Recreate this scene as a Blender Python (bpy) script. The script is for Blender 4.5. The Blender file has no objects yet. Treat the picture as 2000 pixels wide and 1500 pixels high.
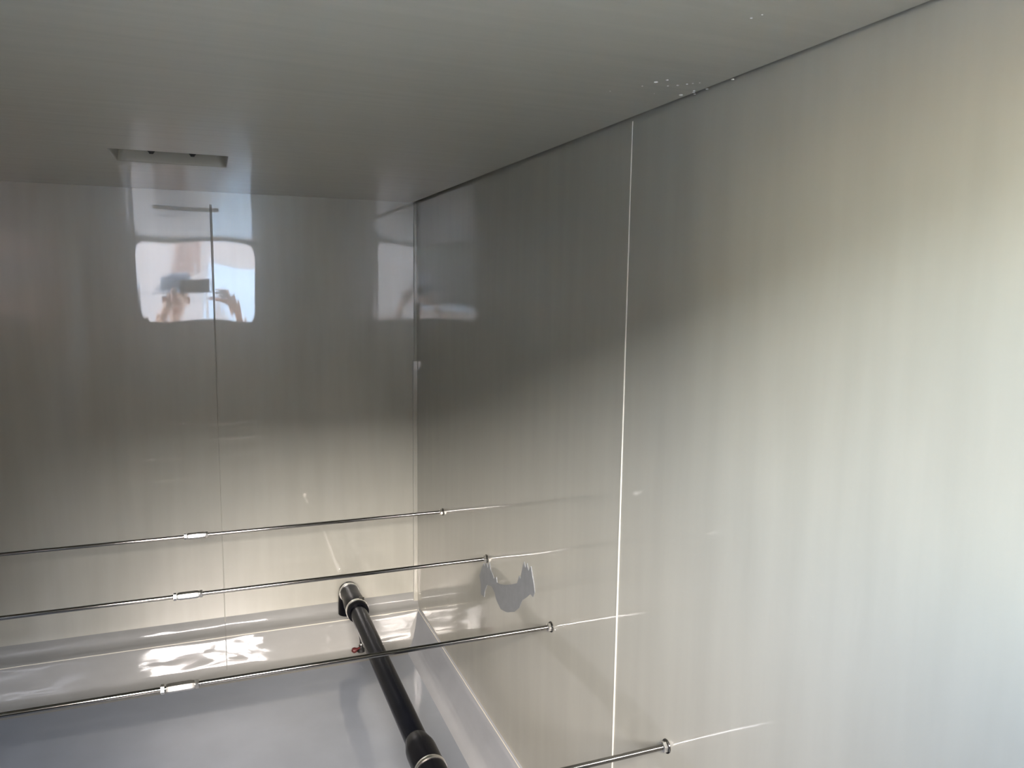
import bpy, bmesh, math, random
from mathutils import Vector, Matrix, noise

random.seed(7)
S = bpy.context.scene
C = S.collection
PI = math.pi
LIFT = 1.62          # height of the lens above the ground outside; everything below is laid out from the lens and lifted at the end

# ------------------------------------------------------------------ camera
cam_d = bpy.data.cameras.new('camera')
cam_d.sensor_fit = 'HORIZONTAL'
cam_d.sensor_width = 36.0
cam_d.lens = 36.0 * 1510.0 / 2000.0
cam_d.clip_start = 0.01
cam = bpy.data.objects.new('camera', cam_d)
C.objects.link(cam)
rx = Vector((0.93170512, -0.36298198, 0.01302473))      # camera right
dn = Vector((-0.0335318, -0.1216654, -0.99200461))      # camera down
fw = Vector((0.36166446, 0.92381904, -0.12552772))      # camera forward
cam.matrix_world = Matrix(((rx.x, -dn.x, -fw.x, 0), (rx.y, -dn.y, -fw.y, 0), (rx.z, -dn.z, -fw.z, LIFT), (0, 0, 0, 1)))
S.camera = cam

# ------------------------------------------------------------------ sky, sun, exposure
world = bpy.data.worlds.new('sky')
S.world = world
world.use_nodes = True
wn = world.node_tree
wn.nodes.clear()
sky = wn.nodes.new('ShaderNodeTexSky')
sky.sky_type = 'NISHITA'
sky.sun_disc = False
sky.sun_elevation = math.radians(38)
sky.sun_rotation = math.radians(192)
sky.air_density = 1.0
sky.dust_density = 2.0
sky.ozone_density = 1.0
bg = wn.nodes.new('ShaderNodeBackground')
bg.inputs['Strength'].default_value = 1.0
wo = wn.nodes.new('ShaderNodeOutputWorld')
wn.links.new(sky.outputs[0], bg.inputs[0])
wn.links.new(bg.outputs[0], wo.inputs[0])

S.view_settings.view_transform = 'Standard'
S.view_settings.look = 'None'
S.view_settings.gamma = 1.0
S.view_settings.use_curve_mapping = False
S.view_settings.exposure = 3.68
S.cycles.use_denoising = True
S.cycles.max_bounces = 24
S.cycles.diffuse_bounces = 14
S.cycles.glossy_bounces = 8
S.cycles.caustics_reflective = True
S.cycles.blur_glossy = 0.5
S.cycles.sample_clamp_indirect = 0

# ------------------------------------------------------------------ room sizes (metres from the lens)
XR, XL = 0.5733, -0.600
YB, YF = 2.25, -0.06
ZC, ZF = 0.238, -1.085
HX0, HX1, HZ0, HZ1 = -0.37, 0.230, -0.20, 0.222      # the hatch in the front wall

# sky portal in the hatch: only guides the sampling of the sky
pd = bpy.data.lights.new('hatch_portal', 'AREA')
pd.shape = 'RECTANGLE'
pd.size = HX1 - HX0
pd.size_y = HZ1 - HZ0
pd.cycles.is_portal = True
po = bpy.data.objects.new('hatch_portal', pd)
C.objects.link(po)
po.location = ((HX0 + HX1) / 2, YF - 0.03, (HZ0 + HZ1) / 2)
po.rotation_euler = (PI / 2, 0, 0)
po['kind'] = 'helper'

# ------------------------------------------------------------------ helpers
def thing(name, loc, label=None, cat=None, group=None, kind=None):
    o = bpy.data.objects.new(name, None)
    o.empty_display_size = 0.05
    o.location = loc
    C.objects.link(o)
    return tag(o, label, cat, group, kind)

def tag(o, label=None, cat=None, group=None, kind=None):
    if label: o['label'] = label
    if cat: o['category'] = cat
    if group: o['group'] = group
    if kind: o['kind'] = kind
    return o

def origin(p):
    v = Vector((0, 0, 0))
    while p is not None:
        v += p.location
        p = p.parent
    return v

def obj(name, bm, mat, parent=None, angle=35, loc=None, kind=None, label=None):
    """link one bmesh, given in lens-relative coordinates, as one mesh object"""
    o0 = origin(parent)
    own = Vector(loc) if loc is not None else o0.copy()
    bmesh.ops.translate(bm, verts=bm.verts, vec=-own)
    me = bpy.data.meshes.new(name)
    bm.to_mesh(me)
    bm.free()
    for p in me.polygons: p.use_smooth = True
    me.set_sharp_from_angle(angle=math.radians(angle))
    me.materials.append(mat)
    o = bpy.data.objects.new(name, me)
    o.location = own - o0
    o.parent = parent
    C.objects.link(o)
    if kind: o['kind'] = kind
    if label: o['label'] = label
    return o

def copy_tree(src, parent=None):
    c = src.copy()
    C.objects.link(c)
    c.parent = parent
    for ch in list(src.children): copy_tree(ch, c)
    return c

def box(bm, x0, x1, y0, y1, z0, z1, bev=0.0, seg=2):
    r = bmesh.ops.create_cube(bm, size=1.0)
    vs = r['verts']
    for v in vs:
        v.co = Vector((x0 if v.co.x < 0 else x1, y0 if v.co.y < 0 else y1, z0 if v.co.z < 0 else z1))
    if bev > 0:
        es = list({e for v in vs for e in v.link_edges})
        bmesh.ops.bevel(bm, geom=es, offset=bev, segments=seg, profile=0.6, affect='EDGES')

def frame(ax):
    ax = Vector(ax).normalized()
    u = Vector((0, 0, 1)) if abs(ax.z) < 0.9 else Vector((1, 0, 0))
    a = ax.cross(u).normalized()
    return ax, a, ax.cross(a)

def lathe(bm, base, axis, prof, n=32, rot=0.0, closed=False):
    """revolve (distance along the axis, radius) pairs; radius 0 ends in a point"""
    ax, a, b = frame(axis)
    base = Vector(base)
    rings = []
    for t, r in prof:
        if r <= 1e-7:
            rings.append([bm.verts.new(base + ax * t)])
        else:
            rings.append([bm.verts.new(base + ax * t + (a * math.cos(rot + 2 * PI * i / n) + b * math.sin(rot + 2 * PI * i / n)) * r) for i in range(n)])
    prs = list(zip(rings, rings[1:]))
    if closed: prs.append((rings[-1], rings[0]))
    for p, q in prs:
        for i in range(n):
            j = (i + 1) % n
            if len(p) == 1 and len(q) == 1: continue
            if len(p) == 1: bm.faces.new((p[0], q[j], q[i]))
            elif len(q) == 1: bm.faces.new((p[i], p[j], q[0]))
            else: bm.faces.new((p[i], p[j], q[j], q[i]))
    bmesh.ops.recalc_face_normals(bm, faces=bm.faces)

def hexnut(bm, base, axis, h, af, hole, rot=0.0):
    """hexagonal nut with chamfered corners and a bore"""
    R = af / math.sqrt(3)
    lathe(bm, base, axis, [(0.0, hole), (0.0, af * 0.47), (h * 0.10, R), (h * 0.90, R), (h, af * 0.47), (h, hole)], n=6, rot=rot, closed=True)

def tube(bm, pts, rad, n=12, caps=True):
    pts = [Vector(p) for p in pts]
    rads = rad if isinstance(rad, (list, tuple)) else [rad] * len(pts)
    rings = []
    up = None
    for i, p in enumerate(pts):
        t = (pts[min(i + 1, len(pts) - 1)] - pts[max(i - 1, 0)]).normalized()
        if up is None:
            _, a, b = frame(t)
        else:
            a = (up - t * up.dot(t)).normalized()
            b = t.cross(a)
        up = a
        rings.append([bm.verts.new(p + (a * math.cos(2 * PI * k / n) + b * math.sin(2 * PI * k / n)) * rads[i]) for k in range(n)])
    for p, q in zip(rings, rings[1:]):
        for i in range(n):
            j = (i + 1) % n
            bm.faces.new((p[i], p[j], q[j], q[i]))
    if caps:
        bm.faces.new(rings[0])
        bm.faces.new(rings[-1])
    bmesh.ops.recalc_face_normals(bm, faces=bm.faces)

# ------------------------------------------------------------------ materials
def mat(name, col, rough=0.5, metal=0.0, spec=0.5, coat=0.0, coat_rough=0.03):
    m = bpy.data.materials.new(name)
    m.use_nodes = True
    b = m.node_tree.nodes['Principled BSDF']
    b.inputs['Base Color'].default_value = (*col, 1)
    b.inputs['Roughness'].default_value = rough
    b.inputs['Metallic'].default_value = metal
    b.inputs['Specular IOR Level'].default_value = spec
    b.inputs['Coat Weight'].default_value = coat
    b.inputs['Coat Roughness'].default_value = coat_rough
    return m

def add_noise(m, scale, amount, bump, stretch=(1, 1, 1), detail=4.0, dist=0.001, rough_var=0.0):
    """mottle the base colour and lift a fine relief, in object space"""
    nt = m.node_tree
    N, L = nt.nodes, nt.links
    b = N['Principled BSDF']
    tc = N.new('ShaderNodeTexCoord')
    mp = N.new('ShaderNodeMapping')
    mp.inputs['Scale'].default_value = stretch
    L.new(tc.outputs['Object'], mp.inputs['Vector'])
    nz = N.new('ShaderNodeTexNoise')
    nz.inputs['Scale'].default_value = scale
    nz.inputs['Detail'].default_value = detail
    L.new(mp.outputs[0], nz.inputs['Vector'])
    if amount > 0:
        col = b.inputs['Base Color'].default_value[:3]
        rp = N.new('ShaderNodeValToRGB')
        rp.color_ramp.elements[0].position = 0.3
        rp.color_ramp.elements[1].position = 0.7
        rp.color_ramp.elements[0].color = (*[c * (1 - amount) for c in col], 1)
        rp.color_ramp.elements[1].color = (*[min(1, c * (1 + amount)) for c in col], 1)
        L.new(nz.outputs[0], rp.inputs[0])
        L.new(rp.outputs[0], b.inputs['Base Color'])
    if bump > 0:
        bp = N.new('ShaderNodeBump')
        bp.inputs['Strength'].default_value = bump
        bp.inputs['Distance'].default_value = dist
        L.new(nz.outputs[0], bp.inputs['Height'])
        L.new(bp.outputs[0], b.inputs['Normal'])
        L.new(bp.outputs[0], b.inputs['Coat Normal'])
    return m

def gelcoat(name, col, rough, coat, coat_rough, stretch, ripple, grain, ripple_scale=1.0, streak=0.0):
    """moulded gelcoat: a soft base gloss under a clear skin, long shallow ripples and a fine orange peel"""
    m = mat(name, col, rough, coat=coat, coat_rough=coat_rough)
    nt = m.node_tree
    N, L = nt.nodes, nt.links
    b = N['Principled BSDF']
    tc = N.new('ShaderNodeTexCoord')
    mp = N.new('ShaderNodeMapping')
    mp.inputs['Scale'].default_value = stretch
    L.new(tc.outputs['Object'], mp.inputs['Vector'])
    n1 = N.new('ShaderNodeTexNoise')
    n1.inputs['Scale'].default_value = ripple_scale
    n1.inputs['Detail'].default_value = 2.0
    L.new(mp.outputs[0], n1.inputs['Vector'])
    b1 = N.new('ShaderNodeBump')
    b1.inputs['Strength'].default_value = 1.0
    b1.inputs['Distance'].default_value = ripple
    L.new(n1.outputs[0], b1.inputs['Height'])
    if streak:
        mq = N.new('ShaderNodeMapping')
        mq.inputs['Scale'].default_value = (42, 42, 2.2)
        L.new(tc.outputs['Object'], mq.inputs['Vector'])
        n4 = N.new('ShaderNodeTexNoise')
        n4.inputs['Scale'].default_value = 1.0
        n4.inputs['Detail'].default_value = 1.0
        L.new(mq.outputs[0], n4.inputs['Vector'])
        b4 = N.new('ShaderNodeBump')
        b4.inputs['Strength'].default_value = 1.0
        b4.inputs['Distance'].default_value = streak
        L.new(n4.outputs[0], b4.inputs['Height'])
        L.new(b1.outputs[0], b4.inputs['Normal'])
        b1 = b4
    n2 = N.new('ShaderNodeTexNoise')
    n2.inputs['Scale'].default_value = 160.0
    n2.inputs['Detail'].default_value = 2.0
    L.new(tc.outputs['Object'], n2.inputs['Vector'])
    b2 = N.new('ShaderNodeBump')
    b2.inputs['Strength'].default_value = 1.0
    b2.inputs['Distance'].default_value = grain
    L.new(n2.outputs[0], b2.inputs['Height'])
    L.new(b1.outputs[0], b2.inputs['Normal'])
    L.new(b2.outputs[0], b.inputs['Normal'])
    L.new(b2.outputs[0], b.inputs['Coat Normal'])
    n3 = N.new('ShaderNodeTexNoise')
    n3.inputs['Scale'].default_value = 3.0
    n3.inputs['Detail'].default_value = 5.0
    L.new(mp.outputs[0], n3.inputs['Vector'])
    rp = N.new('ShaderNodeValToRGB')
    rp.color_ramp.elements[0].position = 0.3
    rp.color_ramp.elements[1].position = 0.7
    rp.color_ramp.elements[0].color = (*[c * 0.95 for c in col], 1)
    rp.color_ramp.elements[1].color = (*[c * 1.04 for c in col], 1)
    L.new(n3.outputs[0], rp.inputs[0])
    L.new(rp.outputs[0], b.inputs['Base Color'])
    return m

GEL = (0.292, 0.283, 0.238)
M_BACK = gelcoat('gelcoat_back', GEL, 0.35, 1.0, 0.03, (9, 9, 1.0), 0.00010, 0.000004, streak=0.00011)
M_RIGHT = gelcoat('gelcoat_right', GEL, 0.35, 1.0, 0.06, (9, 9, 1.0), 0.00010, 0.000006, streak=0.00005)
M_CEIL = gelcoat('gelcoat_ceiling', (0.45, 0.44, 0.365), 0.45, 0.7, 0.16, (1.2, 22, 1.2), 0.0005, 0.000008)
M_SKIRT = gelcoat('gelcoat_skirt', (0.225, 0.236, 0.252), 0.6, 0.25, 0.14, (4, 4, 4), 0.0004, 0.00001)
M_POCKET = gelcoat('gelcoat_pocket', (0.29, 0.282, 0.238), 0.5, 0.4, 0.15, (4, 4, 4), 0.0002, 0.000008)
M_LEFT = gelcoat('gelcoat_left', GEL, 0.5, 0.6, 0.25, (9, 9, 1.0), 0.0002, 0.000006)
M_FLOOR = gelcoat('gelcoat_floor', (0.148, 0.168, 0.200), 0.35, 1.0, 0.08, (4, 4, 4), 0.0005, 0.00001)
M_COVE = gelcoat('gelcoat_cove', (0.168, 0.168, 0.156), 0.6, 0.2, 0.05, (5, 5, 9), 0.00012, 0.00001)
M_BEAD = add_noise(mat('weld_bead', (0.50, 0.475, 0.40), 0.4, coat=0.2), 40, 0.05, 0.3)
M_STEEL = add_noise(mat('stainless_steel', (0.25, 0.24, 0.225), 0.10, 1.0), 300, 0.08, 0.0, stretch=(0.1, 1, 1))
M_NUT = add_noise(mat('bright_steel', (0.80, 0.78, 0.74), 0.28, 1.0), 200, 0.05, 0.15, dist=0.0002)
M_PIPE = add_noise(mat('black_plastic', (0.0025, 0.003, 0.0048), 0.20, spec=0.07), 30, 0.2, 0.1, dist=0.0005)
M_RUBBER = add_noise(mat('black_rubber', (0.0035, 0.0037, 0.0048), 0.26, spec=0.08), 60, 0.2, 0.15, dist=0.0005)
M_BLACK = add_noise(mat('black_bolt', (0.006, 0.006, 0.006), 0.5), 200, 0.2, 0.1)
M_RED = add_noise(mat('dark_red_plastic', (0.07, 0.010, 0.010), 0.4), 200, 0.2, 0.1)
M_REFLECTION = add_noise(mat('painted_reflection', (0.165, 0.171, 0.172), 0.4, spec=0.3), 60, 0.06, 0.0)
M_SPLAT = add_noise(mat('resin_white', (0.78, 0.78, 0.74), 0.4), 60, 0.05, 0.1)

# ------------------------------------------------------------------ the tank shell
def sheet(bm, P, nu, nv, amp=0.0, seed=0.0, nrm=Vector((0, 0, 1)), wav=2.2, flip=False):
    """a grid P(u,v) with very shallow swells along nrm"""
    g = []
    for i in range(nu + 1):
        row = []
        for j in range(nv + 1):
            p = Vector(P(i / nu, j / nv))
            if amp:
                f = 1.0
                for t in (i / nu, j / nv): f *= min(1.0, 6 * t, 6 * (1 - t))
                p = p + nrm * (amp * f * noise.noise(p * wav + Vector((seed, seed * 2, 3.1))))
            row.append(bm.verts.new(p))
        g.append(row)
    for i in range(nu):
        for j in range(nv):
            q = (g[i][j], g[i + 1][j], g[i + 1][j + 1], g[i][j + 1])
            bm.faces.new(q[::-1] if flip else q)
    return g

def slab(bm, **k):
    """a sheet given some thickness, away from the room"""
    th = k.pop('th', 0.012)
    sheet(bm, **k)
    n = k['nrm']
    bmesh.ops.recalc_face_normals(bm, faces=bm.faces)
    r = bmesh.ops.extrude_face_region(bm, geom=list(bm.faces))
    vs = [v for v in r['geom'] if isinstance(v, bmesh.types.BMVert)]
    bmesh.ops.translate(bm, verts=vs, vec=-n * th)
    bmesh.ops.recalc_face_normals(bm, faces=bm.faces)

ZW0 = -0.945      # the flat walls end here; the coved skirting goes on below
ZW1 = 0.30        # walls rise behind the edge of the lid
XS, YS = 0.0127, 1.0045      # joints in the back and right walls

# back wall: two sheets and the lip between them
wall_back = thing('wall_back', (0, YB, ZW0), 'pale grey glossy gelcoat back wall of two sheets', None, None, 'structure')
for (a, b_, sd) in ((XL, XS, 1.3), (XS, XR, 5.1)):
    bm = bmesh.new()
    slab(bm, P=lambda u, v: (a + (b_ - a) * u, YB, ZW0 + (ZW1 - ZW0) * v), nu=40, nv=80, amp=0.0016, seed=sd, nrm=Vector((0, -1, 0)), wav=3.0)
    obj('panel', bm, M_BACK, wall_back)
bm = bmesh.new()
pts, rr = [], []
for k in range(40):
    z = 0.205 - (0.205 + 0.985) * k / 39
    pts.append((XS + 0.0004 * noise.noise(Vector((0, 0, z * 9))), YB - 0.0002, z))
    rr.append(0.0030 - 0.0019 * min(1, max(0, (0.10 - z) / 0.5)))
tube(bm, pts, rr, 10)
obj('joint_lip', bm, M_BACK, wall_back, 60)

# right wall: two sheets and the cream bead in their joint
wall_right = thing('wall_right', (XR, 1.1, ZW0), 'smooth pale grey gelcoat right wall with a cream joint', None, None, 'structure')
for (a, b_, sd) in ((YF, YS, 8.3), (YS, YB, 2.7)):
    bm = bmesh.new()
    slab(bm, P=lambda u, v: (XR, a + (b_ - a) * u, -0.992 + (ZW1 + 0.992) * v), nu=50, nv=80, amp=0.0016, seed=sd, nrm=Vector((-1, 0, 0)), wav=3.0)
    obj('panel', bm, M_RIGHT, wall_right)
bm = bmesh.new()
pts, rr = [], []
for k in range(90):
    z = 0.236 - (0.236 + 0.99) * k / 89
    pts.append((XR - 0.0002, YS + 0.0007 * noise.noise(Vector((0, 3, z * 7))), z))
    rr.append(0.0009 + 0.0008 * min(1, max(0, (0.25 - z) / 0.7)) + 0.0003 * noise.noise(Vector((0, 8, z * 25))))
tube(bm, pts, rr, 10)
obj('joint_bead', bm, M_BEAD, wall_right, 60, label='cream sealant bead down the joint')

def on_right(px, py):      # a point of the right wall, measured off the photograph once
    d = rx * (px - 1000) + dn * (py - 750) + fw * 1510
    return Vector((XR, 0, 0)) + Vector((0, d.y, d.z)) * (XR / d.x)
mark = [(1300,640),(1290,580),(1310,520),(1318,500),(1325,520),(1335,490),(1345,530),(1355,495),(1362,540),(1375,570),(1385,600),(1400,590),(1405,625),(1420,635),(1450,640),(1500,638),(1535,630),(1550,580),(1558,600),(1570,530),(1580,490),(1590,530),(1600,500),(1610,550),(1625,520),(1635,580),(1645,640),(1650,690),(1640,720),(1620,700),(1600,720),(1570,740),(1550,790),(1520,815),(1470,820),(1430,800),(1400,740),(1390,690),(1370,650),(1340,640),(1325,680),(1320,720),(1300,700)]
bm = bmesh.new()  # pipe elbow's reflection painted as a dark sheet, ragged at the wet edge
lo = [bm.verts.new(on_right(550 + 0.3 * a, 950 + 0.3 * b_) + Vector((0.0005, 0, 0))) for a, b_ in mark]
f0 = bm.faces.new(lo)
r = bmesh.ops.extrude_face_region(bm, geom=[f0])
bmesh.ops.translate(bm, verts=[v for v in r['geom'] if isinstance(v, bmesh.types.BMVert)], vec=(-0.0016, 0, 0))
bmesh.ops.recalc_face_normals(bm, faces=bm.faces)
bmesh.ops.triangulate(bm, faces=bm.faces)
obj('pipe_reflection_mark', bm, M_REFLECTION, wall_right, 5, label='painted dark reflection of the pipe elbow with ragged wet upper edges')

# left wall (just out of the frame) and the front wall with the hatch the lens looks through
bm = bmesh.new()
slab(bm, P=lambda u, v: (XL, YF + (YB - YF) * u, ZW0 + (ZW1 - ZW0) * v), nu=40, nv=40, amp=0.0016, seed=4.4, nrm=Vector((1, 0, 0)), wav=3.0)
wall_left = obj('wall_left', bm, M_LEFT, None, loc=(XL, 1.1, ZW0), kind='structure')

def rounded(x0, x1, z0, z1, r, n=8):
    out = []
    for cx, cz, a0 in ((x1 - r, z1 - r, 0), (x0 + r, z1 - r, 90), (x0 + r, z0 + r, 180), (x1 - r, z0 + r, 270)):
        for k in range(n + 1):
            t = math.radians(a0 + 90 * k / n)
            out.append((cx + r * math.cos(t), cz + r * math.sin(t)))
    return out

bm = bmesh.new()
hole = rounded(HX0, HX1, HZ0, HZ1, 0.07)
outer = []
FX0, FX1, FZ0, FZ1 = XL - 0.012, XR + 0.012, ZF - 0.03, ZW1
cx, cz = (HX0 + HX1) / 2, (HZ0 + HZ1) / 2
for (x, z) in hole:      # push each hole point out to the outer rectangle
    dx, dz = x - cx, z - cz
    t = min(((FX1 - cx) / dx if dx > 0 else (FX0 - cx) / dx) if abs(dx) > 1e-9 else 1e9,
            ((FZ1 - cz) / dz if dz > 0 else (FZ0 - cz) / dz) if abs(dz) > 1e-9 else 1e9)
    outer.append([cx + dx * t, cz + dz * t])
for X, Z in ((FX1, FZ1), (FX0, FZ1), (FX0, FZ0), (FX1, FZ0)):
    k = min(range(len(outer)), key=lambda i: (outer[i][0] - X) ** 2 + (outer[i][1] - Z) ** 2)
    outer[k] = [X, Z]
YO = YF - 0.03
rings = [[bm.verts.new((x, y, z)) for x, z in ring] for ring, y in ((outer, YF), (hole, YF), (hole, YO), (outer, YO))]
for p, q in zip(rings, rings[1:] + rings[:1]):
    for i in range(len(p)):
        j = (i + 1) % len(p)
        bm.faces.new((p[i], p[j], q[j], q[i]))
bmesh.ops.recalc_face_normals(bm, faces=bm.faces)
obj('wall_front', bm, M_RIGHT, None, loc=(0, YF, ZF), kind='structure')

# unseen flap added above the hatch to cut off the high sky
FLAP_L, FLAP_A = 0.11, math.radians(20)
shade_flap = thing('shade_flap_1', ((HX0 + HX1) / 2, YF - 0.032, HZ1 + 0.012), 'pale flap added outside above the opening to block high sky light', None, None, 'structure')
bm = bmesh.new()
box(bm, HX0 - 0.02, HX1 + 0.02, YF - 0.036 - FLAP_L, YF - 0.036, HZ1 + 0.006, HZ1 + 0.026, 0.006, 2)
bmesh.ops.rotate(bm, verts=bm.verts, cent=(0, YF - 0.036, HZ1 + 0.016), matrix=Matrix.Rotation(-FLAP_A, 3, 'X'))
obj('shade_leaf', bm, M_RIGHT, shade_flap)
for x in (HX0 + 0.08, HX1 - 0.08):
    bm = bmesh.new()
    lathe(bm, (x - 0.03, YF - 0.036, HZ1 + 0.030), (1, 0, 0), [(0, 0), (0, 0.006), (0.06, 0.006), (0.06, 0)], n=12)
    obj('shade_hinge', bm, M_STEEL, shade_flap)

# ceiling: a lid whose edge hangs just clear of the right wall, with a moulded pocket
ceiling = thing('ceiling', (0, 1.1, ZC), 'grey gelcoat lid with a small moulded pocket', None, None, 'structure')
bm = bmesh.new()
CX0, CX1, CY0, CY1 = XL, XR - 0.011, YF, YB - 0.0012
PX0, PX1, PY0, PY1 = -0.163, 0.044, 1.607, 1.768
xs = [CX0 + (PX0 - CX0) * k / 8 for k in range(9)] + [PX0 + (PX1 - PX0) * k / 6 for k in range(1, 7)] + [PX1 + (CX1 - PX1) * k / 10 for k in range(1, 11)]
ys = [CY0 + (PY0 - CY0) * k / 24 for k in range(25)] + [PY0 + (PY1 - PY0) * k / 5 for k in range(1, 6)] + [PY1 + (CY1 - PY1) * k / 8 for k in range(1, 9)]
def cz_at(x, y):
    f = min(1.0, 6 * (x - CX0), 6 * (CX1 - x), 6 * (CY1 - y))
    f *= min(1.0, 8 * max(abs(x - (PX0 + PX1) / 2) - 0.11, abs(y - 1.687) - 0.085, 0))
    return ZC + 0.0016 * max(0, f) * noise.noise(Vector((x * 3, y * 3, 7.7)))
gv = [[bm.verts.new((x, y, cz_at(x, y))) for y in ys] for x in xs]
for i in range(len(xs) - 1):
    for j in range(len(ys) - 1):
        if 8 <= i < 14 and 24 <= j < 29: continue
        bm.faces.new((gv[i][j], gv[i][j + 1], gv[i + 1][j + 1], gv[i + 1][j]))
# upturned rim of the lid
rim = [gv[i][0] for i in range(len(xs))] + [gv[-1][j] for j in range(1, len(ys))] + [gv[i][-1] for i in range(len(xs) - 2, -1, -1)] + [gv[0][j] for j in range(len(ys) - 2, 0, -1)]
up = [bm.verts.new((v.co.x, v.co.y, ZC + 0.03)) for v in rim]
for k in range(len(rim)):
    l = (k + 1) % len(rim)
    bm.faces.new((rim[k], rim[l], up[l], up[k]))
bm.faces.new(up)
bmesh.ops.recalc_face_normals(bm, faces=bm.faces)
obj('lid_skin', bm, M_CEIL, ceiling, 40)
# the pocket: rounded rim, sloping sides, flat top
bm = bmesh.new()
pcx, pcy = (PX0 + PX1) / 2, (PY0 + PY1) / 2
hx, hy = (PX1 - PX0) / 2, (PY1 - PY0) / 2
prof = [(0.004, 0.0), (0.0, 0.0), (-0.001, 0.0008), (-0.003, 0.004), (-0.008, 0.026), (-0.012, 0.048), (-0.019, 0.057), (-0.028, 0.060)]
rings = []
for d, h in prof:
    r = 0.010 + max(0, -d) * 0.6
    rings.append([bm.verts.new((x, y, ZC + 0.0002 + h)) for x, y in rounded(pcx - hx - d, pcx + hx + d, pcy - hy - d, pcy + hy + d, r if d <= 0 else 0.012, 6)])
for p, q in zip(rings, rings[1:]):
    for i in range(len(p)):
        j = (i + 1) % len(p)
        bm.faces.new((p[i], p[j], q[j], q[i]))
bm.faces.new(rings[-1])
bmesh.ops.recalc_face_normals(bm, faces=bm.faces)
bmesh.ops.reverse_faces(bm, faces=bm.faces)
pocket = obj('pocket', bm, M_POCKET, ceiling, 50)
for px, py in ((-0.0945, 1.692), (-0.0205, 1.692)):
    bm = bmesh.new()
    zb = ZC + 0.0005
    lathe(bm, (px, py, ZC + 0.060), (0, 0, -1), [(0.0, 0.0), (0.0, 0.0045), (0.051, 0.0045), (0.051, 0.0), ], n=14)
    lathe(bm, (px, py, ZC + 0.043), (0, 0, -1), [(0.026, 0.0045), (0.0262, 0.0085), (0.0295, 0.0082), (0.0335, 0.0048)], n=14)
    lathe(bm, (px, py, ZC + 0.0118), (0, 0, -1), [(0.0, 0.0045), (0.0042, 0.0040), (0.0048, 0.003), (0.0048, 0.0)], n=14)
    obj('bolt', bm, M_BLACK, pocket, 40, label='black bolt end in the pocket')
# white resin specks spattered on the lid near the right wall
bm = bmesh.new()
specks = [(0.493, 0.813, 2.2), (0.50, 0.80, 1.6), (0.488, 0.835, 1.0), (0.515, 0.822, 1.2), (0.524, 0.815, 1.4), (0.531, 0.806, 1.4), (0.535, 0.800, 1.0), (0.541, 0.795, 0.9),
          (0.553, 0.852, 2.2), (0.560, 0.835, 1.5), (0.556, 0.828, 1.6), (0.5665, 0.842, 1.4), (0.5655, 0.815, 1.6), (0.5662, 0.767, 1.8), (0.455, 0.594, 1.1), (0.458, 0.583, 0.9), (0.465, 0.872, 0.7), (0.52, 0.86, 0.6)]
for x, y, r in specks:
    q = bmesh.ops.create_icosphere(bm, subdivisions=1, radius=r * 0.001)
    for v in q['verts']:
        v.co = Vector((x + v.co.x * random.uniform(0.9, 1.5), y + v.co.y * random.uniform(0.9, 1.4), ZC - 0.0003 + v.co.z * 0.55))
obj('resin_specks', bm, M_SPLAT, ceiling, kind='stuff', label='white resin specks near the right wall')

# lid cover above the gap, so that no daylight falls in
bm = bmesh.new()
box(bm, XL - 0.02, XR + 0.02, YF - 0.03, YB + 0.02, ZW1, ZW1 + 0.02)
obj('roof_slab', bm, M_CEIL, None, loc=(0, 1.1, ZW1), kind='structure')

# floor tray, and the coved skirting that joins it to each wall
def floor_z(x, y): return ZF + 0.0012 * noise.noise(Vector((x * 4, y * 4, 1.7)))
bm = bmesh.new()
slab(bm, P=lambda u, v: (XL + 0.03 + (XR - 0.058 - XL - 0.03) * u, YF + (2.130 - YF) * v, ZF), nu=40, nv=60, amp=0.0014, seed=3.3, nrm=Vector((0, 0, 1)), wav=4.0)
obj('floor', bm, M_FLOOR, None, loc=(0, 1.1, ZF), kind='structure')

def smooth_profile(keys, n=5):
    out = []
    for i in range(len(keys) - 1):
        p0, p1, p2, p3 = (Vector(keys[max(0, min(len(keys) - 1, i + k))]) for k in (-1, 0, 1, 2))
        for s in range(n):
            t = s / n
            out.append(0.5 * ((2 * p1) + (-p0 + p2) * t + (2 * p0 - 5 * p1 + 4 * p2 - p3) * t * t + (-p0 + 3 * p1 - 3 * p2 + p3) * t ** 3))
    out.append(Vector(keys[-1]))
    return out
# (inset from the wall, height)
back_keys = [(0.0, ZW0), (0.0008, -0.957), (0.005, -0.970), (0.014, -0.981), (0.024, -0.988), (0.029, -0.994), (0.034, -1.004), (0.049, -1.038), (0.059, -1.060), (0.067, -1.072), (0.085, -1.082), (0.120, ZF)]
right_keys = [(-0.0008, -0.990), (0.0012, -0.9915), (0.0035, -0.994), (0.006, -0.998), (0.010, -1.008), (0.0175, -1.034), (0.024, -1.054), (0.030, -1.068), (0.040, -1.079), (0.058, ZF)]
PB, PR = smooth_profile(back_keys), smooth_profile(right_keys)
nP = min(len(PB), len(PR))
def resample(p, n):
    out = []
    for k in range(n):
        f = k / (n - 1) * (len(p) - 1)
        i = min(int(f), len(p) - 2)
        out.append(p[i].lerp(p[i + 1], f - i))
    return out
PB, PR = resample(PB, nP), resample(PR, nP)
def cove(bm, along0, along1, steps, place, flip):
    rows = []
    for k in range(steps + 1):
        t = k / steps
        rows.append([bm.verts.new(place(t, q)) for q in range(nP)])
    for a, b_ in zip(rows, rows[1:]):
        for q in range(nP - 1):
            f = (a[q], b_[q], b_[q + 1], a[q + 1])
            bm.faces.new(f[::-1] if flip else f)
def wob(x, y, s): return 0.0005 * noise.noise(Vector((x * 14, y * 14, s)))
bm = bmesh.new()
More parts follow.
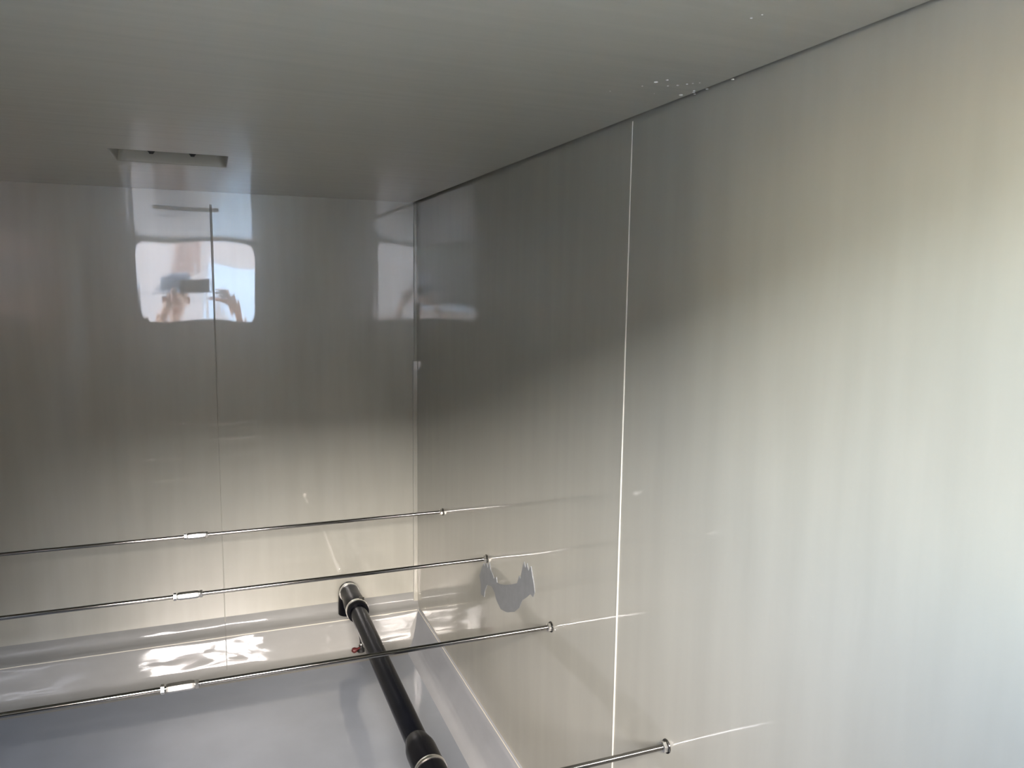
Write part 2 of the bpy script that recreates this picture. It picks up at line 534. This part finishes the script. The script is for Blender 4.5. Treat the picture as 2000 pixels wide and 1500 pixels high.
def place_back(t, q):
    x0, x1 = XL, XR + 0.001
    x = x0 + (x1 - x0) * t
    w = wob(x, 0, q * 0.35) * min(1, q / 6, (nP - 1 - q) / 6, 30 * (1 - t))
    return (x, YB - PB[q].x - w, PB[q].y + w)
cove(bm, 0, 1, 90, place_back, False)
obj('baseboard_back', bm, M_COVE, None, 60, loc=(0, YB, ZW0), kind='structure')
bm = bmesh.new()
tube(bm, [(XS, YB - q.x - 0.0002, q.y) for q in PB[6:-8]], 0.0011, 8)
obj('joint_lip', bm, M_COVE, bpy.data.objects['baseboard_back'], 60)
bm = bmesh.new()
def place_right(t, q):
    y0, y1 = YF, YB + 0.001
    y = y0 + (y1 - y0) * t
    w = 0.7 * wob(y, 3, q * 0.35) * min(1, q / 6, (nP - 1 - q) / 6, 30 * (1 - t))
    return (XR - PR[q].x - w, y, PR[q].y + w)
cove(bm, 0, 1, 120, place_right, True)
obj('baseboard_right', bm, M_SKIRT, None, 60, loc=(XR, 1.1, ZW0), kind='structure')
bm = bmesh.new()
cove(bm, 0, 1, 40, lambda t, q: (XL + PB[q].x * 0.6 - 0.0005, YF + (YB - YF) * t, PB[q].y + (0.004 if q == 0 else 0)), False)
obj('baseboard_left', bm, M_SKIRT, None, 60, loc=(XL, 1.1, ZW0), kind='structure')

bm = bmesh.new()
tube(bm, [(XL + (XR - 0.008 - XL) * k / 60, YB - 0.0285 + 0.0006 * noise.noise(Vector((k * 0.7, 2, 0))), -0.9925 + 0.0006 * noise.noise(Vector((k * 0.7, 5, 0)))) for k in range(61)], 0.0013, 8)
obj('sealant_bead', bm, M_BEAD, bpy.data.objects['baseboard_back'], 60)
bm = bmesh.new()
tube(bm, [(XR - 0.0040, YB - 0.028 - 1.75 * k / 80, -0.9935 + 0.0007 * noise.noise(Vector((k * 0.7, 9, 0)))) for k in range(81)], [0.0012 * (1 - 0.5 * k / 80) for k in range(81)], 8)
obj('sealant_bead', bm, M_BEAD, bpy.data.objects['baseboard_right'], 60)

# the rounded strip that covers the back right corner, wider in its lower length
trim = thing('trim_1', (XR - 0.006, YB, ZW0), 'narrow pale strip covering the back right corner', None, None, 'structure')
bm = bmesh.new()
box(bm, XR - 0.0085, XR + 0.002, YB - 0.0045, YB + 0.002, -0.226, ZC - 0.002, 0.0022, 3)
obj('upper_strip', bm, M_BACK, trim, 50)
bm = bmesh.new()
box(bm, XR - 0.0125, XR + 0.002, YB - 0.0065, YB + 0.002, -0.975, -0.224, 0.0026, 3)
obj('lower_strip', bm, M_BACK, trim, 50)

# ------------------------------------------------------------------ tie rods
def make_rod(xc):
    """built at the right wall end as origin, running towards -x, in two lengths that meet in the coupling nut"""
    L = XR - XL
    t = thing('tie_rod', (0, 0, 0))
    for a, b_ in ((-L, xc - 0.004), (xc + 0.004, 0.0)):
        bm = bmesh.new()
        lathe(bm, (a, 0, 0), (1, 0, 0), [(0, 0), (0, 0.004), (b_ - a, 0.004), (b_ - a, 0)], n=20)
        obj('rod', bm, M_STEEL, t)
    for s, x in ((1, -0.0002), (-1, -L + 0.0002)):
        bm = bmesh.new()
        lathe(bm, (x, 0, 0), (-s, 0, 0), [(0, 0.0042), (0, 0.0098), (0.0012, 0.0100), (0.0018, 0.0096), (0.0018, 0.0042)], n=32, closed=True)
        obj('washer', bm, M_STEEL, t)
        bm = bmesh.new()
        hexnut(bm, (x - s * 0.0019, 0, 0), (-s, 0, 0), 0.0066, 0.0135, 0.0040, 0.35)
        obj('nut', bm, M_NUT, t)
    return t

def make_coupler(t, x, gap):
    bm = bmesh.new()
    hexnut(bm, (x - 0.0205, 0, 0), (1, 0, 0), 0.041, 0.0132, 0.0040, 0.28)
    obj('coupling_nut', bm, M_NUT, t, label='long hexagonal coupling nut')
    bm = bmesh.new()
    hexnut(bm, (x + 0.0208, 0, 0), (1, 0, 0), 0.0058, 0.0132, 0.0040, 0.50)
    obj('lock_nut', bm, M_NUT, t)
    bm = bmesh.new()
    hexnut(bm, (x - 0.0208 - gap - 0.0058, 0, 0), (1, 0, 0), 0.0058, 0.0132, 0.0040, 0.12)
    obj('lock_nut', bm, M_NUT, t)

rods = [(1.967, -0.6105, -0.0478, 0.0003, 'thin steel tie rod nearest the back wall, highest of the four'),
        (1.608, -0.6200, -0.0580, 0.0006, 'second steel tie rod from the back wall, just above the pipe clamps'),
        (1.247, -0.6275, -0.0614, 0.0020, 'third steel tie rod from the back wall, crossing over the long bare pipe'),
        (0.8543, -0.6320, -0.0600, 0.0012, 'frontmost and thickest looking steel tie rod, crossing the cream wall joint')]
for y, z, xc, gap, lab in rods:
    t = make_rod(xc - XR)
    make_coupler(t, xc - XR, gap)
    t.location = (XR, y, z)
    tag(t, lab, 'tie rod', 'steel tie rods across the tank')

# ------------------------------------------------------------------ the black pipe
AX, AZ = 0.354, -0.895
PRAD = 0.0227
pipe = thing('drain_pipe', (AX, YB, AZ), 'black plastic pipe with steel hose clamps running forward from the back wall', 'pipe')
bm = bmesh.new()
ep = [(AX, 2.15, AZ), (AX, 2.185, AZ)] + [(AX, 2.190 + 0.030 * math.sin(math.radians(t)), AZ - 0.030 + 0.030 * math.cos(math.radians(t))) for t in range(9, 91, 9)] + [(AX, 2.220, AZ - 0.05), (AX, 2.220, AZ - 0.075)]
tube(bm, ep, [0.0262] * 2 + [0.0268] * 10 + [0.0275, 0.0275], 32)
obj('elbow', bm, M_RUBBER, pipe, 50)
bm = bmesh.new()
lathe(bm, (AX, 2.205, AZ), (0, -1, 0), [(0, 0.0235), (0.0, 0.0270), (0.035, 0.0268), (0.060, 0.0270), (0.085, 0.0285), (0.105, 0.0298), (0.165, 0.0296), (0.168, 0.0285), (0.168, 0.0220)], n=40)
obj('coupling_sleeve', bm, M_RUBBER, pipe, 50)
bm = bmesh.new()
lathe(bm, (AX, 2.17, AZ), (0, -1, 0), [(0, 0.0), (0, PRAD), (1.40, PRAD), (1.40, 0.0)], n=40)
obj('pipe_tube', bm, M_PIPE, pipe)
bm = bmesh.new()
YC2 = 1.392
lathe(bm, (AX, YC2, AZ), (0, -1, 0), [(-0.004, PRAD), (0.0, 0.0242), (0.012, 0.0265), (0.024, 0.0292), (0.034, 0.0300), (0.130, 0.0300), (0.142, 0.0290), (0.160, 0.0245), (0.164, PRAD)], n=40)
obj('coupling_sleeve', bm, M_RUBBER, pipe, 50)
def clamp(y, r, screw_ang):
    bm = bmesh.new()
    lathe(bm, (AX, y + 0.0045, AZ), (0, -1, 0), [(0, r), (0, r + 0.0014), (0.0006, r + 0.0018), (0.0084, r + 0.0018), (0.009, r + 0.0014), (0.009, r)], n=48, closed=True)
    c = obj('hose_clamp', bm, M_NUT, pipe, 40, label='bright steel hose clamp')
    bm = bmesh.new()
    d = Vector((math.cos(screw_ang), 0, math.sin(screw_ang)))
    tdir = Vector((-d.z, 0, d.x))
    p = Vector((AX, y, AZ)) + d * (r + 0.0045)
    lathe(bm, p - tdir * 0.007, tdir, [(0, 0), (0, 0.0042), (0.003, 0.0046), (0.0035, 0.0032), (0.013, 0.0032), (0.0135, 0)], n=10)
    obj('clamp_screw', bm, M_STEEL, c)
clamp(2.188, 0.0269, math.radians(-60))
clamp(2.058, 0.0297, math.radians(70))
clamp(1.292, 0.0300, math.radians(200))

# small valve on the skirting beside the pipe
vx, vy, vz = 0.384, 2.176, -1.070
valve = thing('drain_valve', (vx, vy, vz), 'tiny black drain valve with a dark red tab on the floor behind the pipe', 'valve')
bm = bmesh.new()
lathe(bm, (vx, vy, vz - 0.006), (0, 0, 1), [(0, 0), (0, 0.011), (0.008, 0.010), (0.012, 0.006), (0.020, 0.006), (0.020, 0)], n=18)
obj('valve_body', bm, M_BLACK, valve)
bm = bmesh.new()
tube(bm, [(vx, vy, vz + 0.012), (vx - 0.001, vy, vz + 0.030), (vx - 0.004, vy, vz + 0.046)], [0.0035, 0.0028, 0.0022], 10)
obj('stem', bm, M_BLACK, valve)
bm = bmesh.new()
q = bmesh.ops.create_uvsphere(bm, u_segments=12, v_segments=8, radius=0.0042)
bmesh.ops.translate(bm, verts=bm.verts, vec=(vx - 0.001, vy - 0.007, vz + 0.018))
obj('stem_cap', bm, M_NUT, valve)
bm = bmesh.new()
tube(bm, [(vx - 0.004, vy - 0.004, vz + 0.008), (vx - 0.012, vy - 0.006, vz + 0.006), (vx - 0.017, vy - 0.006, vz + 0.004), (vx - 0.024, vy - 0.006, vz + 0.003), (vx - 0.028, vy - 0.006, vz + 0.001)], [0.003, 0.0035, 0.008, 0.008, 0.003], 12)
obj('tab', bm, M_RED, valve, label='dark red tab')

# ------------------------------------------------------------------ outside, seen only in the reflections
M_GROUND = add_noise(mat('paving_ground', (0.72, 0.68, 0.60), 0.9), 2.0, 0.15, 0.2, dist=0.01)
M_RENDER = add_noise(mat('house_render', (0.66, 0.50, 0.41), 0.9), 3.0, 0.08, 0.1)
M_BRICK = add_noise(mat('house_brick', (0.40, 0.24, 0.18), 0.9), 20.0, 0.25, 0.1)
M_TILE = add_noise(mat('roof_tile', (0.16, 0.10, 0.08), 0.8), 9.0, 0.2, 0.3, dist=0.02)
M_GLASS = mat('window_glass', (0.03, 0.035, 0.04), 0.05)
M_WHITE = add_noise(mat('white_paint', (0.75, 0.74, 0.72), 0.5), 9.0, 0.03, 0.0)
bm = bmesh.new()
sheet(bm, lambda u, v: (-15 + 30 * u, -20 + 26 * v, -1.62), 20, 20, 0.02, 1.0, Vector((0, 0, 1)), 0.8)
obj('ground', bm, M_GROUND, None, loc=(0, 0, -1.62), kind='structure')
house = thing('house', (0, -7.5, -1.62), 'low pale house across the yard with an added sky-blocking brick wing', None, None, 'structure')
bm = bmesh.new(); box(bm, -7.5, 9, -11, -7.5, -1.62, 1.6); obj('wall', bm, M_RENDER, house)
bm = bmesh.new()
box(bm, -7.8, 9.4, -11.4, -7.1, 1.6, 2.1)
for v in bm.verts:
    if v.co.z > 1.9: v.co.y = -9.25 + (0.2 if v.co.y > -9 else -0.2); v.co.z = 2.55
obj('roof', bm, M_TILE, house)
bm = bmesh.new(); box(bm, 0.6, 9, -11, -7.45, -1.62, 3.4, 0.01); obj('sky_block_wing', bm, M_BRICK, house)  # taller wing added to block the sky on the right
bm = bmesh.new(); box(bm, -0.46, -0.12, -7.5, -7.42, 0.15, 1.6, 0.01); obj('brick_pier', bm, M_BRICK, house)
bm = bmesh.new(); box(bm, 0.05, 0.58, -7.5, -7.44, -1.62, 0.28, 0.01); obj('white_door', bm, M_WHITE, house)
for x in (-5.0, -3.0):
    bm = bmesh.new(); box(bm, x, x + 1.2, -7.52, -7.44, -0.4, 0.8, 0.01); f = obj('window_frame', bm, M_WHITE, house)
    bm = bmesh.new(); box(bm, x + 0.08, x + 1.12, -7.45, -7.43, -0.32, 0.72); obj('pane', bm, M_GLASS, f)


# ------------------------------------------------------------------ the photographer, mirrored in the back wall
M_SKIN = add_noise(mat('skin', (0.52, 0.33, 0.25), 0.5), 30, 0.06, 0.0)
M_SHIRT = add_noise(mat('grey_shirt', (0.46, 0.46, 0.45), 0.9), 40, 0.06, 0.1)
M_TROUSER = add_noise(mat('dark_trousers', (0.05, 0.055, 0.07), 0.9), 40, 0.1, 0.1)
M_HAT = add_noise(mat('grey_hat', (0.15, 0.155, 0.16), 0.9), 60, 0.1, 0.1)
M_SHOE = add_noise(mat('dark_shoe', (0.03, 0.028, 0.026), 0.6), 40, 0.1, 0.1)
M_EYE = mat('eye_white', (0.75, 0.73, 0.70), 0.2)
M_PHONE = add_noise(mat('phone_body', (0.02, 0.02, 0.022), 0.25), 40, 0.1, 0.0)
def skinned(verts, edges, roots):
    me = bpy.data.meshes.new('body')
    me.from_pydata([v[0] for v in verts], edges, [])
    o = bpy.data.objects.new('body', me)
    C.objects.link(o)
    m = o.modifiers.new('skin', 'SKIN')
    m.use_smooth_shade = True
    sk = me.skin_vertices[0].data
    for i, v in enumerate(verts):
        r = v[1]
        sk[i].radius = r if isinstance(r, tuple) else (r, r)
        sk[i].use_root = i in roots
    u = o.modifiers.new('sub', 'SUBSURF')
    u.levels = u.render_levels = 2
    dg = bpy.context.evaluated_depsgraph_get()
    res = bpy.data.meshes.new_from_object(o.evaluated_get(dg))
    bpy.data.objects.remove(o)
    return res
GZ = -1.62
px, py = -0.20, -0.66
V, E = [], []
def chain(pts, start=None):
    prev = start
    for p, r in pts:
        V.append((p, r))
        if prev is not None: E.append((prev, len(V) - 1))
        prev = len(V) - 1
    return prev
pelvis = chain([((px, py, -0.76), (0.165, 0.115))])
chest = chain([((px, py + 0.01, -0.62), (0.145, 0.105)), ((px, py + 0.02, -0.47), (0.155, 0.11)), ((px, py + 0.03, -0.345), (0.15, 0.10))], pelvis)
neck = chain([((px + 0.01, py + 0.05, -0.262), 0.062), ((px + 0.015, py + 0.07, -0.205), 0.057)], chest)
chain([((px + 0.02, py + 0.095, -0.150), (0.070, 0.085)), ((px + 0.02, py + 0.095, -0.085), (0.078, 0.095)), ((px + 0.02, py + 0.085, -0.020), (0.070, 0.085)), ((px + 0.02, py + 0.08, 0.012), (0.040, 0.045))], neck)
hands = []
for sgn, elbow, wrist, palm in ((1, (0.17, -0.50, -0.47), (0.095, -0.24, -0.145), (0.070, -0.185, -0.085)), (-1, (-0.44, -0.46, -0.47), (-0.235, -0.23, -0.135), (-0.195, -0.180, -0.080))):
    sh = chain([((px + sgn * 0.165, py + 0.02, -0.330), 0.068)], chest)
    w = chain([((px + sgn * 0.205, py + 0.05, -0.385), 0.058), (elbow, 0.045), (tuple((Vector(elbow) * 0.55 + Vector(wrist) * 0.45)), 0.042), (wrist, 0.029), (palm, (0.036, 0.020))], sh)
    hands.append((sgn, w, Vector(palm)))
for sgn in (1, -1):
    chain([((px + sgn * 0.095, py, -0.87), 0.095), ((px + sgn * 0.10, py + 0.01, -1.14), 0.062), ((px + sgn * 0.10, py - 0.01, -1.30), 0.058), ((px + sgn * 0.10, py - 0.02, GZ + 0.10), 0.040), ((px + sgn * 0.10, py + 0.0, GZ + 0.050), 0.042), ((px + sgn * 0.11, py + 0.11, GZ + 0.036), (0.046, 0.034)), ((px + sgn * 0.113, py + 0.18, GZ + 0.026), (0.040, 0.024))], pelvis)
for sgn, w, pm in hands:       # four fingers behind the phone's edge, the thumb under it
    for k, ln in enumerate((0.068, 0.076, 0.070, 0.056)):
        b0 = pm + Vector((sgn * 0.004, 0.006, 0.022 - 0.017 * k + 0.012))
        chain([(tuple(b0), 0.0095), (tuple(b0 + Vector((-sgn * 0.006, ln * 0.55, 0.010))), 0.0088), (tuple(b0 + Vector((-sgn * ln * 0.30, ln * 0.78, 0.012))), 0.0082), (tuple(b0 + Vector((-sgn * ln * 0.62, ln * 0.78, 0.012))), 0.0070)], w)
    t0 = pm + Vector((-sgn * 0.012, -0.004, -0.018))
    chain([(tuple(t0), 0.012), (tuple(t0 + Vector((-sgn * 0.022, 0.012, 0.006))), 0.0105), (tuple(t0 + Vector((-sgn * 0.040, 0.020, 0.020))), 0.0085)], w)
body_me = skinned(V, E, {pelvis})
person = thing('person', (px, py, GZ), 'person in grey shirt and wide brimmed hat holding up a phone at the hatch', 'person')
bm = bmesh.new()
bm.from_mesh(body_me)
body = obj('body', bm, M_SHIRT, person, 80)
for m in (M_SKIN, M_TROUSER, M_SHOE): body.data.materials.append(m)
for p in body.data.polygons:
    c = p.center + Vector((px, py, GZ))
    if c.z > -0.262 and abs(c.x - px) < 0.13 and c.y < -0.44: p.material_index = 1
    elif c.y > -0.38 and c.z > -0.33: p.material_index = 1
    elif c.z < GZ + 0.075: p.material_index = 3
    elif c.z < -0.79: p.material_index = 2
hx_, hy_ = px + 0.02, py + 0.09
bm = bmesh.new()
lathe(bm, (hx_, hy_, -0.050), (0, 0, 1), [(-0.012, 0.215), (-0.008, 0.218), (0.004, 0.17), (0.010, 0.118), (0.050, 0.112), (0.090, 0.100), (0.116, 0.075), (0.124, 0.035), (0.124, 0.0)], n=40)
lathe(bm, (hx_, hy_, -0.050), (0, 0, 1), [(-0.012, 0.215), (-0.002, 0.17), (0.002, 0.110), (0.040, 0.104), (0.080, 0.09), (0.100, 0.0)], n=40)
for v in bm.verts: v.co.y = hy_ + (v.co.y - hy_) * 1.08
obj('sun_hat', bm, M_HAT, person, 50)
bm = bmesh.new()
tube(bm, [(hx_, hy_ + 0.092, -0.088), (hx_, hy_ + 0.110, -0.112), (hx_, hy_ + 0.116, -0.128), (hx_, hy_ + 0.095, -0.136)], [0.008, 0.012, 0.016, 0.010], 10)
obj('nose', bm, M_SKIN, person, 80)
for sgn in (1, -1):
    bm = bmesh.new()
    bmesh.ops.create_uvsphere(bm, u_segments=14, v_segments=8, radius=0.0125)
    bmesh.ops.translate(bm, verts=bm.verts, vec=(hx_ + sgn * 0.032, hy_ + 0.080, -0.090))
    obj('eye', bm, M_EYE, person, 80)
    bm = bmesh.new()
    lathe(bm, (hx_ + sgn * 0.076, hy_ - 0.005, -0.105), (sgn, -0.3, 0), [(0, 0.018), (0.010, 0.028), (0.014, 0.026), (0.010, 0.015), (0.006, 0.0)], n=14)
    obj('ear', bm, M_SKIN, person, 80)
bm = bmesh.new()
tube(bm, [(hx_ - 0.024, hy_ + 0.078, -0.160), (hx_, hy_ + 0.090, -0.158), (hx_ + 0.024, hy_ + 0.078, -0.160)], [0.003, 0.007, 0.003], 8)
obj('mouth', bm, add_noise(mat('lips', (0.36, 0.15, 0.13), 0.5), 40, 0.05, 0.0), person, 80)
bm = bmesh.new()
box(bm, -0.128, 0.024, -0.132, -0.124, -0.056, 0.020, 0.0035, 3)
ph = obj('phone', bm, M_PHONE, None, loc=(-0.05, -0.128, -0.018))
tag(ph, 'dark phone held sideways in both hands at the hatch', 'phone')
bm = bmesh.new()
lathe(bm, (0.0, -0.1245, 0.0), (0, 1, 0), [(0, 0.0), (0, 0.0075), (0.0015, 0.0072), (0.0015, 0.0)], n=20)
obj('camera_lens', bm, M_GLASS, ph)

# ------------------------------------------------------------------ lift everything so that the ground outside lies at z = 0
for o in list(S.objects):
    if o.parent is None and o is not cam:
        o.location.z += LIFT
